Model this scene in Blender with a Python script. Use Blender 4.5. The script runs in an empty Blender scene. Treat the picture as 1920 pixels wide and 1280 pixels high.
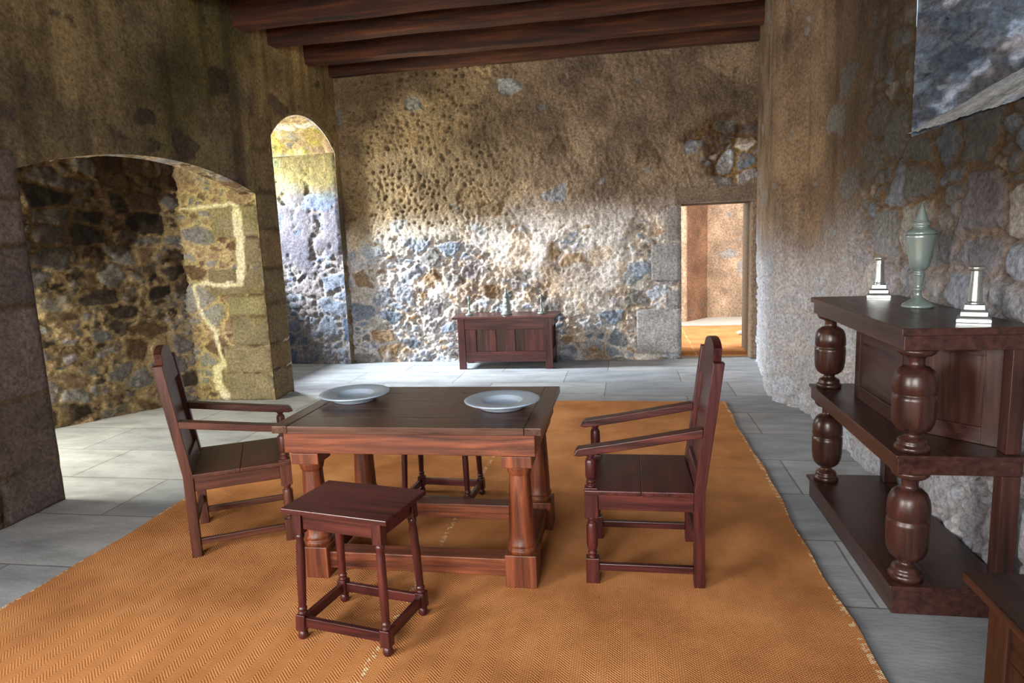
import bpy, bmesh, math, random
import numpy as np
from mathutils import Vector, Matrix, Euler
C = bpy.context.scene.collection
PI = math.pi
random.seed(4)
sc = bpy.context.scene

# ------------------------------------------------------------------ camera
F_PX, YAW, PITCH, ROLL, CAM_H = 1244.36, -0.1762, -0.1539, -0.0420, 1.5353
cam_d = bpy.data.cameras.new('camera'); cam = bpy.data.objects.new('camera', cam_d); C.objects.link(cam)
cam_d.sensor_fit = 'HORIZONTAL'; cam_d.sensor_width = 36.0; cam_d.lens = 36.0 * F_PX / 1920.0
cam_d.clip_start = 0.05; cam_d.clip_end = 200
def cam_axes():
    cy, sy = math.cos(YAW), math.sin(YAW); cp, sp = math.cos(PITCH), math.sin(PITCH)
    fw = Vector((sy, cy, 0)); rt = Vector((cy, -sy, 0)); up = Vector((0, 0, 1))
    f2 = fw * cp + up * sp; u2 = up * cp - fw * sp
    cr, sr = math.cos(ROLL), math.sin(ROLL)
    return rt * cr + u2 * sr, u2 * cr - rt * sr, f2
r_, u_, f_ = cam_axes()
m = Matrix(((r_.x, u_.x, -f_.x), (r_.y, u_.y, -f_.y), (r_.z, u_.z, -f_.z))).to_4x4()
m.translation = Vector((0, 0, CAM_H)); cam.matrix_world = m
sc.camera = cam

# ------------------------------------------------------------------ view + world + daylight
vs = sc.view_settings
vs.view_transform = 'Standard'; vs.look = 'None'; vs.gamma = 1.0; vs.use_curve_mapping = False
vs.exposure = 0.15
w = bpy.data.worlds.new('sky'); sc.world = w; w.use_nodes = True
bg = w.node_tree.nodes['Background']; bg.inputs[0].default_value = (0.62, 0.78, 1.0, 1); bg.inputs[1].default_value = 1.5

def area(name, loc, target, sx, sy, power, col, spread=PI):
    L = bpy.data.lights.new(name, 'AREA'); L.shape = 'RECTANGLE'; L.size = sx; L.size_y = sy
    L.energy = power; L.color = col; L.spread = spread
    o = bpy.data.objects.new(name, L); C.objects.link(o); o.location = loc
    d = Vector(target) - Vector(loc); o.rotation_euler = d.to_track_quat('-Z', 'Y').to_euler()
    o['kind'] = 'structure'
    return o
# daylight through the windows of the hall, and fill through added ones (lights stand outside the openings)
area('daylight_slit', (-7.6, 7.02, 3.65), (-2.4, 7.9, 1.0), 0.85, 1.6, 2450, (0.90, 0.95, 1.0))
area('daylight_slit_sky', (-7.3, 9.2, 3.7), (-2.6, 6.2, 0.0), 1.4, 1.2, 900, (0.93, 0.96, 1.0))
area('daylight_slit_ground', (-6.6, 7.1, 1.0), (-2.8, 7.9, 3.2), 0.9, 1.2, 420, (1.0, 0.92, 0.68))
area('daylight_alcove', (-6.7, 3.3, 1.6), (-4.3, 5.6, 0.5), 1.2, 1.4, 400, (1.0, 0.92, 0.74))
area('daylight_left', (-3.95, -0.7, 1.9), (0.3, 3.0, 0.4), 1.3, 1.5, 330, (1.0, 0.95, 0.88))
area('fill_rear', (-1.1, -2.95, 2.0), (-0.6, 3.0, 0.6), 1.9, 1.7, 330, (1.0, 0.95, 0.90))  # fill through an unseen window added behind the camera
area('daylight_right', (2.95, 2.2, 3.1), (1.5, 3.4, 2.3), 1.5, 1.0, 45, (0.66, 0.82, 1.0))
area('daylight_far_room', (3.9, 9.9, 1.6), (1.6, 11.2, 1.0), 1.4, 1.5, 170, (1.0, 0.95, 0.92))
area('fill_far_left', (-1.0, 9.7, 1.5), (.8, 11.4, 1.0), 1.2, 1.6, 210, (0.9, 0.96, 1.0))  # added lamp at an opening cut to brighten the strip beyond the doorway

# ------------------------------------------------------------------ numpy noise
def _h(ix, iy, seed):
    ix = ix.astype(np.int64); iy = iy.astype(np.int64)
    n = (ix * 374761393 + iy * 668265263 + seed * 1442695041) & 0xffffffff
    n = ((n ^ (n >> 13)) * 1274126177) & 0xffffffff
    n = ((n ^ (n >> 16)) * 2246822519) & 0xffffffff
    return ((n ^ (n >> 15)) & 0xffffff) / float(0xffffff)
def vn(x, y, seed=0):
    ix = np.floor(x); iy = np.floor(y); fx = x - ix; fy = y - iy
    fx = fx * fx * (3 - 2 * fx); fy = fy * fy * (3 - 2 * fy)
    a = _h(ix, iy, seed); b = _h(ix + 1, iy, seed); c = _h(ix, iy + 1, seed); d = _h(ix + 1, iy + 1, seed)
    return (a * (1 - fx) + b * fx) * (1 - fy) + (c * (1 - fx) + d * fx) * fy
def fbm(x, y, o=4, seed=0, g=0.5):
    r = 0; a = 1; t = 0
    for k in range(o):
        r = r + a * vn(x * 2 ** k + 17.3 * k, y * 2 ** k - 9.1 * k, seed + k * 7); t += a; a *= g
    return r / t
def ss(a, b, x):
    t = np.clip((x - a) / (b - a), 0, 1); return t * t * (3 - 2 * t)
def cells(x, y, seed, jit=0.85):
    ix = np.floor(x); iy = np.floor(y)
    f1 = np.full(x.shape, 9.0); f2 = np.full(x.shape, 9.0); r1 = np.zeros(x.shape); r2 = np.zeros(x.shape)
    for dx in (-1, 0, 1):
        for dy in (-1, 0, 1):
            cx = ix + dx; cy = iy + dy
            a = _h(cx, cy, seed); b = _h(cx, cy, seed + 31)
            px = cx + .5 + (a - .5) * jit - x; py = cy + .5 + (b - .5) * jit - y
            d = np.sqrt(px * px + py * py) * (0.80 + 0.4 * _h(cx, cy, seed + 63))
            c1 = _h(cx, cy, seed + 77); c2 = _h(cx, cy, seed + 99)
            near = d < f1
            f2 = np.where(near, f1, np.minimum(f2, d)); r1 = np.where(near, c1, r1); r2 = np.where(near, c2, r2)
            f1 = np.where(near, d, f1)
    return f1, f2, r1, r2
def lin(h):
    c = [int(h[i:i + 2], 16) / 255 for i in (0, 2, 4)]
    return np.array([((v + .055) / 1.055) ** 2.4 if v > .04045 else v / 12.92 for v in c])
def mixc(a, b, t):
    return a * (1 - t[..., None]) + b * t[..., None]

def masonry(s, z, seed, cover, pal, mortar, plaster, size=0.24, mw=0.07, depth=0.035, rough=1.0, pits=0.0, streak=0.0, shade_show=0.0):
    """stone wall field: height in metres and colour; cover = how much plaster lies over the stones"""
    wx = s + 0.09 * (fbm(s * 5, z * 5, 3, seed + 1) - .5) + .03 * (fbm(s * 22, z * 22, 2, seed + 3) - .5)
    wz = z + 0.09 * (fbm(s * 5, z * 5, 3, seed + 2) - .5) + .03 * (fbm(s * 22, z * 22, 2, seed + 4) - .5)
    F1, F2, c1, c2 = cells(wx / size, wz / (size * .66), seed + 5)
    G1, G2, e1, e2 = cells(wx / (size * .42), wz / (size * .27), seed + 6)
    big = ss(.30, .42, c2)
    st_b = ss(mw, mw + .13, F2 - F1); st_s = ss(mw * 1.6, mw * 1.6 + .2, G2 - G1)
    st = st_b * big + st_s * (1 - big) * ss(.0, .1, F2 - F1)
    ident = np.where(big > .5, c1, e1); id2 = np.where(big > .5, (c2 * 7.3) % 1, e2)
    n1 = fbm(s * 9, z * 9, 4, seed + 8); n2 = fbm(s * 34, z * 34, 3, seed + 9); n3 = fbm(s * 2.1, z * 2.1, 4, seed + 10)
    palA = np.array(pal); k = np.clip((ident * len(pal)).astype(int), 0, len(pal) - 1)
    sc_ = palA[k] * (0.72 + .5 * id2)[..., None]
    sc_ = sc_ * (0.72 + .56 * n2)[..., None] * (1 - .45 * np.clip(cover - .7, 0, 1) / .3 * shade_show)[..., None]
    mo = np.array(mortar) * (0.70 + .6 * n1)[..., None]
    col = mixc(mo, sc_, st)
    rg = np.abs(fbm(s * 24, z * 24, 4, seed + 15) - .5) * 2
    hgt = depth * (st * (.45 + .5 * id2) - .5) + .020 * rough * (n1 - .5) + (.022 * (n2 - .5) - .019 * (rg - .25)) * rough * (1 - .55 * st)
    mo = mo * (1 - .30 * ss(.2, .5, rg))[..., None]
    dark = ss(.0, .05, (F2 - F1)) * .25 + .75
    cv = np.clip(cover, 0, 1)
    cv = ss(.42, .58, cv + .55 * (n3 - .5) + .25 * (n1 - .5))
    # a few stones show through the plaster
    show = (ident > .80) * st * ss(.45, .55, id2)
    cv = cv * (1 - .85 * show)
    pl = np.array(plaster) * (0.30 + 1.4 * fbm(s * 3.3, z * 3.3 , 6, seed + 12, .6))[..., None]
    if streak: pl = pl * (1 - streak * ss(.45, .7, fbm(s * 9, z * .9, 3, seed + 14)))[..., None]
    hp = .022 * (fbm(s * 2.5, z * 2.5, 4, seed + 13) - .5) + .011 * (n2 - .5) + depth * .45 - .014 * (rg - .25) * max(0, rough - 1)
    if not np.isscalar(pits):
        P1, P2, p1, _ = cells(s / .075 + .8 * fbm(s * 4, z * 4, 2, 5), z / .075, seed + 20)
        pm = (1 - ss(.14, .34, P1)) * (p1 > .55) * pits
        hp = hp - .02 * pm; pl = pl * (1 - .45 * pm)[..., None]
        gr = np.abs((fbm(s * 6 + z * 2.5, z * 1.2 - s * .8, 3, seed + 22) * 8) % 1 - .5) * 2
        gm = (1 - ss(.06, .22, gr)) * ss(.45, .6, fbm(s * .9, z * .9, 3, seed + 23))
        hp = hp - .010 * gm
    hgt = hgt * (1 - cv) + hp * cv; col = mixc(col, pl, cv)
    return hgt, col, st * (1 - cv)

def blocks(s, z, hgt, col, rects, color, seed):
    """dressed stones: rectangles (s0,s1,z0,z1) with an own tone, flat faced, thin joint"""
    for i, (a, b, c, d) in enumerate(rects):
        wob = .014 * (fbm(s * 8, z * 8, 2, seed + i) - .5)
        e = np.minimum(np.minimum(s - a, b - s), np.minimum(z - c, d - z)) + wob
        mk = ss(0.0, .014, e)
        t = np.array(color) * (.8 + .4 * random.random()) * (1 + .10 * (random.random() - .5) * np.array([1, 0, -1]))
        cc = t * (.68 + .64 * fbm(s * 7, z * 7, 5, seed + 50 + i))[..., None]
        hh = .016 + .007 * (fbm(s * 20, z * 20, 3, seed + 70) - .5)
        col = mixc(col, cc, mk); hgt = hgt * (1 - mk) + hh * mk
        jn = ss(-.012, 0, e) * (1 - mk)
        hgt = hgt - .008 * jn; col = col * (1 - .35 * jn)[..., None]
    return hgt, col

def grid_mesh(name, X, Y, Z, col, keep=None):
    nr, nc = X.shape
    co = np.stack([X, Y, Z], -1).reshape(-1, 3).astype(np.float32)
    idx = np.arange(nr * nc).reshape(nr, nc)
    q = np.stack([idx[:-1, :-1], idx[:-1, 1:], idx[1:, 1:], idx[1:, :-1]], -1).reshape(-1, 4)
    if keep is not None: q = q[keep.reshape(-1)]
    me = bpy.data.meshes.new(name)
    me.vertices.add(len(co)); me.vertices.foreach_set('co', co.ravel())
    me.loops.add(q.size); me.loops.foreach_set('vertex_index', q.ravel().astype(np.int32))
    me.polygons.add(len(q)); me.polygons.foreach_set('loop_start', (np.arange(len(q)) * 4).astype(np.int32))
    try: me.polygons.foreach_set('loop_total', np.full(len(q), 4, np.int32))
    except Exception: pass
    me.update(calc_edges=True)
    me.polygons.foreach_set('use_smooth', np.ones(len(q), bool))
    at = me.color_attributes.new('Stone', 'FLOAT_COLOR', 'POINT')
    c4 = np.ones((len(co), 4), np.float32); c4[:, :3] = np.clip(col.reshape(-1, 3), 0.001, 1)
    at.data.foreach_set('color', c4.ravel())
    me.validate()
    return me

def path_eval(path, s):
    P = np.array(path, float); seg = np.diff(P, axis=0); L = np.linalg.norm(seg, axis=1); cum = np.concatenate([[0], np.cumsum(L)])
    x = np.interp(s, cum, P[:, 0]); y = np.interp(s, cum, P[:, 1])
    return x, y, cum
def wall(name, path, levels, rows, step, field, holes=(), flip=False, extra_s=(), fades=(), mat=None):
    """a displaced wall standing on a plan path. levels: functions z(s); holes: (s0,s1,level)"""
    _, _, cum = path_eval(path, np.array([0.]))
    br = sorted(set([round(v, 4) for v in list(cum) + list(extra_s)] + [round(v, 4) for h in holes for v in h[:2]]))
    ss_ = []
    for a, b in zip(br[:-1], br[1:]):
        n = max(1, int(math.ceil((b - a) / step))); ss_ += list(np.linspace(a, b, n, endpoint=False))
    ss_.append(br[-1]); s = np.array(ss_)
    zs = []; rowlev = []
    lv = [np.array([f(v) for v in s]) for f in levels]
    for k in range(len(lv) - 1):
        n = rows[k]
        for j in range(n): zs.append(lv[k] + (lv[k + 1] - lv[k]) * j / n); rowlev.append(k)
    zs.append(lv[-1])
    Z = np.array(zs); S = np.tile(s, (len(zs), 1))
    x, y, _ = path_eval(path, s)
    e = .04
    xa, ya, _ = path_eval(path, np.clip(s - e, 0, cum[-1])); xb, yb, _ = path_eval(path, np.clip(s + e, 0, cum[-1]))
    tx, ty = xb - xa, yb - ya; l = np.hypot(tx, ty); nx, ny = ty / l, -tx / l
    if flip: nx, ny = -nx, -ny
    H, col = field(S, Z)
    fd = np.ones(S.shape)
    keep = np.ones((Z.shape[0] - 1, len(s) - 1), bool); rl = np.array(rowlev)
    sm = (s[:-1] + s[1:]) / 2
    for (a, b, k) in holes:
        keep[np.ix_(rl == k, (sm > a) & (sm < b))] = False
        lo, hi = lv[k], lv[k + 1]
        ds = np.maximum(np.maximum(a - S, S - b), 0); dz = np.maximum(np.maximum(lo[None] - Z, Z - hi[None]), 0)
        fd = np.minimum(fd, ss(-.02, .05, np.hypot(ds, dz)))
    for v in fades: fd = np.minimum(fd, ss(-.01, .05, np.abs(S - v)))
    H = H * fd
    X = x[None] + nx[None] * H; Y = y[None] + ny[None] * H
    me = grid_mesh(name, X, Y, Z, col, keep)
    o = bpy.data.objects.new(name, me); C.objects.link(o); o['kind'] = 'structure'
    me.materials.append(mat or M['masonry'])
    return o
def sheet(name, P, field, fade=True, mat=None, S=None, T=None):
    """a displaced curved surface from point grid P[nr,nc,3] with its s,t coordinates"""
    du = np.gradient(P, axis=1); dv = np.gradient(P, axis=0); n = np.cross(du, dv); n /= np.linalg.norm(n, axis=2, keepdims=True)
    H, col = field(S, T)
    if fade:
        nr, nc = H.shape
        i = np.arange(nr)[:, None]; j = np.arange(nc)[None]
        e = np.minimum(np.minimum(i, nr - 1 - i), np.minimum(j, nc - 1 - j)); H = H * ss(-.2, 2.5, e.astype(float))
    Q = P + n * H[..., None]
    me = grid_mesh(name, Q[..., 0], Q[..., 1], Q[..., 2], col)
    o = bpy.data.objects.new(name, me); C.objects.link(o); o['kind'] = 'structure'; me.materials.append(mat or M['masonry'])
    return o

# ------------------------------------------------------------------ materials
M = {}
def newmat(name):
    m = bpy.data.materials.new(name); m.use_nodes = True; nt = m.node_tree
    return m, nt, nt.nodes['Principled BSDF']
def N(nt, t, **kw):
    n = nt.nodes.new(t)
    for k, v in kw.items():
        if k in n.inputs.keys(): n.inputs[k].default_value = v
        else: setattr(n, k, v)
    return n
def masonry_mat():
    m, nt, b = newmat('stone_masonry'); L = nt.links.new
    a = N(nt, 'ShaderNodeVertexColor', layer_name='Stone')
    tc = N(nt, 'ShaderNodeTexCoord')
    n = N(nt, 'ShaderNodeTexNoise', Scale=38.0, Detail=8.0, Roughness=.7); L(tc.outputs['Object'], n.inputs['Vector'])
    mr = N(nt, 'ShaderNodeMapRange'); mr.inputs['From Min'].default_value = .3; mr.inputs['From Max'].default_value = .7
    mr.inputs['To Min'].default_value = .42; mr.inputs['To Max'].default_value = 1.62; L(n.outputs['Fac'], mr.inputs['Value'])
    hs = N(nt, 'ShaderNodeVectorMath', operation='SCALE'); L(a.outputs['Color'], hs.inputs[0]); L(mr.outputs[0], hs.inputs['Scale'])
    L(hs.outputs[0], b.inputs['Base Color'])
    b.inputs['Roughness'].default_value = .88; b.inputs['Specular IOR Level'].default_value = .25
    n2 = N(nt, 'ShaderNodeTexNoise', Scale=44.0, Detail=10.0, Roughness=.72); L(tc.outputs['Object'], n2.inputs['Vector'])
    bp = N(nt, 'ShaderNodeBump', Strength=.85, Distance=.03); L(n2.outputs['Fac'], bp.inputs['Height']); L(bp.outputs[0], b.inputs['Normal'])
    return m
M['masonry'] = masonry_mat()

def floor_mat():
    m, nt, b = newmat('flagstone'); L = nt.links.new
    tc = N(nt, 'ShaderNodeTexCoord')
    mp = N(nt, 'ShaderNodeMapping'); mp.inputs['Location'].default_value = (0.24, .31, 0); L(tc.outputs['Object'], mp.inputs[0])
    nz = N(nt, 'ShaderNodeTexNoise', Scale=1.5, Detail=3.0); L(tc.outputs['Object'], nz.inputs['Vector'])
    mx = N(nt, 'ShaderNodeMix', data_type='RGBA'); mx.blend_type = 'LINEAR_LIGHT'; mx.inputs[0].default_value = .012
    L(mp.outputs[0], mx.inputs[6]); L(nz.outputs['Color'], mx.inputs[7])
    br = N(nt, 'ShaderNodeTexBrick', Scale=1.0); br.offset = .37; br.squash = 1.0
    br.inputs['Brick Width'].default_value = 1.22; br.inputs['Row Height'].default_value = .60; br.inputs['Mortar Size'].default_value = .006
    br.inputs['Mortar Smooth'].default_value = .3; br.inputs['Bias'].default_value = .0
    br.inputs['Color1'].default_value = (.27, .30, .335, 1); br.inputs['Color2'].default_value = (.38, .405, .42, 1); br.inputs['Mortar'].default_value = (.16, .16, .16, 1)
    L(mx.outputs[2], br.inputs['Vector'])
    n = N(nt, 'ShaderNodeTexNoise', Scale=3.0, Detail=9.0, Roughness=.65)
    mp2 = N(nt, 'ShaderNodeMapping'); mp2.inputs['Scale'].default_value = (.8, 2.0, 1); L(tc.outputs['Object'], mp2.inputs[0]); L(mp2.outputs[0], n.inputs['Vector'])
    mr = N(nt, 'ShaderNodeMapRange'); mr.inputs['From Min'].default_value = .3; mr.inputs['From Max'].default_value = .7
    mr.inputs['To Min'].default_value = .68; mr.inputs['To Max'].default_value = 1.28; L(n.outputs['Fac'], mr.inputs['Value'])
    hs = N(nt, 'ShaderNodeVectorMath', operation='SCALE'); L(br.outputs['Color'], hs.inputs[0]); L(mr.outputs[0], hs.inputs['Scale'])
    L(hs.outputs[0], b.inputs['Base Color'])
    b.inputs['Roughness'].default_value = .62
    n2 = N(nt, 'ShaderNodeTexNoise', Scale=30.0, Detail=6.0); L(mp2.outputs[0], n2.inputs['Vector'])
    ad = N(nt, 'ShaderNodeMath', operation='MULTIPLY_ADD'); ad.inputs[1].default_value = -1.2; L(br.outputs['Fac'], ad.inputs[0]); L(n2.outputs['Fac'], ad.inputs[2])
    bp = N(nt, 'ShaderNodeBump', Strength=.2, Distance=.008); L(ad.outputs[0], bp.inputs['Height']); L(bp.outputs[0], b.inputs['Normal'])
    return m
M['floor'] = floor_mat()

def rug_mat():
    m, nt, b = newmat('coir_matting'); L = nt.links.new
    tc = N(nt, 'ShaderNodeTexCoord'); sx = N(nt, 'ShaderNodeSeparateXYZ'); L(tc.outputs['Object'], sx.inputs[0])
    def math_(op, a, b_=None, c=None):
        n = N(nt, 'ShaderNodeMath', operation=op)
        for i, v in enumerate((a, b_, c)):
            if v is None: continue
            if isinstance(v, (int, float)): n.inputs[i].default_value = v
            else: L(v, n.inputs[i])
        return n.outputs[0]
    # herringbone: zigzag of the across coordinate added to the lengthwise one
    zig = math_('PINGPONG', sx.outputs['X'], .045)
    t = math_('ADD', sx.outputs['Y'], zig)
    wv = math_('SINE', math_('MULTIPLY', t, 2 * PI / .0135))
    wx = math_('SINE', math_('MULTIPLY', sx.outputs['X'], 2 * PI / .009))
    hgt = math_('ADD', wv, math_('MULTIPLY', wx, .5))
    nz = N(nt, 'ShaderNodeTexNoise', Scale=140.0, Detail=3.0); L(tc.outputs['Object'], nz.inputs['Vector'])
    hgt = math_('ADD', hgt, math_('MULTIPLY', nz.outputs['Fac'], 2.2))
    nb = N(nt, 'ShaderNodeTexNoise', Scale=2.2, Detail=6.0, Roughness=.6); L(tc.outputs['Object'], nb.inputs['Vector'])
    f = math_('ADD', math_('MULTIPLY', hgt, .06), math_('MULTIPLY', nb.outputs['Fac'], .75))
    cr = N(nt, 'ShaderNodeValToRGB'); L(f, cr.inputs[0]); e = cr.color_ramp.elements
    e[0].position = .12; e[0].color = (.20, .066, .016, 1); e[1].position = .95; e[1].color = (.90, .52, .27, 1)
    k = cr.color_ramp.elements.new(.52); k.color = (.62, .275, .10, 1)
    # pale flecks along the seams of the strips
    seam = math_('ABSOLUTE', math_('SUBTRACT', math_('PINGPONG', math_('ADD', sx.outputs['X'], 2.75 + .0), 1.79 / 2 * 1.0), 0.0))
    sm = math_('LESS_THAN', seam, .012)
    ns = N(nt, 'ShaderNodeTexNoise', Scale=45.0, Detail=2.0); L(tc.outputs['Object'], ns.inputs['Vector'])
    sm = math_('MULTIPLY', sm, math_('GREATER_THAN', ns.outputs['Fac'], .54))
    mx = N(nt, 'ShaderNodeMix', data_type='RGBA'); L(sm, mx.inputs[0]); L(cr.outputs[0], mx.inputs[6]); mx.inputs[7].default_value = (.75, .55, .33, 1)
    L(mx.outputs[2], b.inputs['Base Color'])
    b.inputs['Roughness'].default_value = .9; b.inputs['Specular IOR Level'].default_value = .15
    bp = N(nt, 'ShaderNodeBump', Strength=.35, Distance=.002); L(hgt, bp.inputs['Height']); L(bp.outputs[0], b.inputs['Normal'])
    return m
M['rug'] = rug_mat()

def wood_mat(name, axis, dark, mid, lite, rough=.35, worn=.0, sc_=1.0):
    m, nt, b = newmat(name); L = nt.links.new
    tc = N(nt, 'ShaderNodeTexCoord'); mp = N(nt, 'ShaderNodeMapping')
    s = [14 * sc_, 14 * sc_, 14 * sc_]; s[axis] = .9 * sc_; mp.inputs['Scale'].default_value = s
    oi = N(nt, 'ShaderNodeObjectInfo'); L(oi.outputs['Random'], mp.inputs['Location'])
    L(tc.outputs['Object'], mp.inputs[0])
    n = N(nt, 'ShaderNodeTexNoise', Scale=2.2, Detail=8.0, Roughness=.62, Distortion=.6); L(mp.outputs[0], n.inputs['Vector'])
    cr = N(nt, 'ShaderNodeValToRGB'); L(n.outputs['Fac'], cr.inputs[0]); e = cr.color_ramp.elements
    e[0].position = .32; e[0].color = (*dark, 1); e[1].position = .72; e[1].color = (*lite, 1)
    k = cr.color_ramp.elements.new(.5); k.color = (*mid, 1)
    out = cr.outputs[0]
    if worn:
        w_ = N(nt, 'ShaderNodeTexNoise', Scale=34.0, Detail=4.0, Roughness=.7); L(tc.outputs['Object'], w_.inputs['Vector'])
        g = N(nt, 'ShaderNodeMath', operation='GREATER_THAN'); g.inputs[1].default_value = 1 - worn; L(w_.outputs['Fac'], g.inputs[0])
        mx = N(nt, 'ShaderNodeMix', data_type='RGBA'); L(g.outputs[0], mx.inputs[0]); L(out, mx.inputs[6]); mx.inputs[7].default_value = (.45, .22, .12, 1); out = mx.outputs[2]
    L(out, b.inputs['Base Color'])
    r = N(nt, 'ShaderNodeMapRange'); r.inputs['To Min'].default_value = rough - .1; r.inputs['To Max'].default_value = rough + .18; L(n.outputs['Fac'], r.inputs['Value']); L(r.outputs[0], b.inputs['Roughness'])
    bp = N(nt, 'ShaderNodeBump', Strength=.25, Distance=.004); L(n.outputs['Fac'], bp.inputs['Height']); L(bp.outputs[0], b.inputs['Normal'])
    b.inputs['Specular IOR Level'].default_value = .5
    return m
def wood_set(key, *a, **k):
    for i, ax in enumerate('XYZ'): M[key + ax] = wood_mat('%s_%s_grain' % (key, ax.lower()), i, *a, **k)
wood_set('red_oak', (.018, .005, .006), (.055, .011, .011), (.12, .025, .019), rough=.30, worn=.26)
wood_set('table_oak', (.040, .010, .005), (.14, .036, .014), (.30, .085, .030), rough=.42, worn=.28)
wood_set('table_top', (.032, .014, .009), (.068, .031, .020), (.13, .062, .040), rough=.27, worn=.25)
wood_set('chair_brown', (.030, .010, .006), (.075, .022, .013), (.14, .042, .022), rough=.38, worn=.26)
wood_set('sideboard_oak', (.020, .009, .008), (.042, .016, .013), (.078, .029, .019), rough=.28, worn=.22)
wood_set('coffer_oak', (.008, .003, .002), (.020, .007, .004), (.045, .015, .008), rough=.34, worn=.22)
wood_set('beam_oak', (.014, .005, .003), (.060, .017, .006), (.16, .050, .014), rough=.75, sc_=.6)

def metal_mat(name, col, rough, metallic=.9):
    m, nt, b = newmat(name); L = nt.links.new
    tc = N(nt, 'ShaderNodeTexCoord'); n = N(nt, 'ShaderNodeTexNoise', Scale=9.0, Detail=3.0); L(tc.outputs['Object'], n.inputs['Vector'])
    r = N(nt, 'ShaderNodeMapRange'); r.inputs['To Min'].default_value = rough - .08; r.inputs['To Max'].default_value = rough + .12; L(n.outputs['Fac'], r.inputs['Value']); L(r.outputs[0], b.inputs['Roughness'])
    cr = N(nt, 'ShaderNodeValToRGB'); L(n.outputs['Fac'], cr.inputs[0]); e = cr.color_ramp.elements
    e[0].color = tuple(v * .8 for v in col) + (1,); e[1].color = tuple(min(1, v * 1.1) for v in col) + (1,)
    L(cr.outputs[0], b.inputs['Base Color']); b.inputs['Metallic'].default_value = metallic
    return m
M['pewter'] = metal_mat('pewter', (.60, .64, .64), .27)
M['pewter_dull'] = metal_mat('dull_pewter', (.27, .345, .33), .28, .45)
M['plate'] = metal_mat('pale_pewter', (.50, .62, .76), .34, .3)
def plain(name, col, rough=.7):
    m, nt, b = newmat(name); L = nt.links.new
    tc = N(nt, 'ShaderNodeTexCoord'); n = N(nt, 'ShaderNodeTexNoise', Scale=14.0, Detail=6.0); L(tc.outputs['Object'], n.inputs['Vector'])
    cr = N(nt, 'ShaderNodeValToRGB'); L(n.outputs['Fac'], cr.inputs[0]); e = cr.color_ramp.elements
    e[0].color = tuple(v * .7 for v in col) + (1,); e[1].color = tuple(min(1, v * 1.2) for v in col) + (1,)
    L(cr.outputs[0], b.inputs['Base Color']); b.inputs['Roughness'].default_value = rough
    return m
M['iron'] = plain('black_iron', (.03, .03, .03), .5)
M['pale_stone'] = plain('pale_stone', (.5, .46, .4), .9)
def glass_mat():
    m, nt, b = newmat('window_glass'); b.inputs['Transmission Weight'].default_value = 1; b.inputs['Roughness'].default_value = .03; b.inputs['IOR'].default_value = 1.45
    return m

# ------------------------------------------------------------------ palettes (own colours of the materials)
BLUE = lin('8f98a6'); SLATE = lin('656c78'); LAV = lin('8d8688'); TAN = lin('9a8368'); BRN = lin('6f5a44'); PALE = lin('b7b0a6'); OCH = lin('a98448'); GREY = lin('848280')
WHITE = lin('d8cfc4'); CREAM = lin('cbb890'); PLAST = lin('94795a'); OLIVE = lin('6b6038'); DKST = lin('4a4038'); YEL = lin('b39a4a')

# ------------------------------------------------------------------ mesh helpers
def smooth(bm, ang=None):
    for f in bm.faces: f.smooth = True
def box(bm, x0, x1, y0, y1, z0, z1):
    v = [bm.verts.new(p) for p in ((x0, y0, z0), (x1, y0, z0), (x1, y1, z0), (x0, y1, z0), (x0, y0, z1), (x1, y0, z1), (x1, y1, z1), (x0, y1, z1))]
    for q in ((0, 3, 2, 1), (4, 5, 6, 7), (0, 1, 5, 4), (1, 2, 6, 5), (2, 3, 7, 6), (3, 0, 4, 7)): bm.faces.new([v[i] for i in q])
def hexa(bm, b, t):
    """a block from 4 bottom and 4 top points"""
    v = [bm.verts.new(p) for p in list(b) + list(t)]
    for q in ((0, 3, 2, 1), (4, 5, 6, 7), (0, 1, 5, 4), (1, 2, 6, 5), (2, 3, 7, 6), (3, 0, 4, 7)): bm.faces.new([v[i] for i in q])
def prism(bm, pts, axis, a, b):
    """pts 2D outline (ccw) pushed along axis from a to b"""
    def P(p, t):
        return ((t, p[0], p[1]), (p[0], t, p[1]), (p[0], p[1], t))[axis]
    A = [bm.verts.new(P(p, a)) for p in pts]; B = [bm.verts.new(P(p, b)) for p in pts]
    bm.faces.new(A[::-1]); bm.faces.new(B); n = len(pts)
    for i in range(n): bm.faces.new((A[i], A[(i + 1) % n], B[(i + 1) % n], B[i]))
    bmesh.ops.recalc_face_normals(bm, faces=bm.faces[:])
def lathe(bm, prof, cx=0, cy=0, n=28, lean=(0, 0), z0=0):
    rings = []
    for (r, z) in prof:
        rings.append([bm.verts.new((cx + lean[0] * z + r * math.cos(2 * PI * i / n), cy + lean[1] * z + r * math.sin(2 * PI * i / n), z0 + z)) for i in range(n)])
    for a, b in zip(rings[:-1], rings[1:]):
        for i in range(n):
            f = bm.faces.new((a[i], a[(i + 1) % n], b[(i + 1) % n], b[i])); f.smooth = True
    bm.faces.new(rings[0][::-1]); bm.faces.new(rings[-1])
def obj(name, bm, mat, parent=None, bevel=0.0, wood=None, label=None):
    me = bpy.data.meshes.new(name)
    bm.normal_update(); bm.to_mesh(me); 
    if wood:
        d = [max(v.co[i] for v in bm.verts) - min(v.co[i] for v in bm.verts) for i in range(3)]
        mat = M[wood + 'XYZ'[d.index(max(d))]]
    bm.free()
    me.materials.append(mat); o = bpy.data.objects.new(name, me); C.objects.link(o)
    if parent: o.parent = parent
    if bevel:
        b = o.modifiers.new('bevel', 'BEVEL'); b.width = bevel; b.segments = 2; b.limit_method = 'ANGLE'; b.angle_limit = .7
    if label: o['label'] = label
    return o
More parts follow.
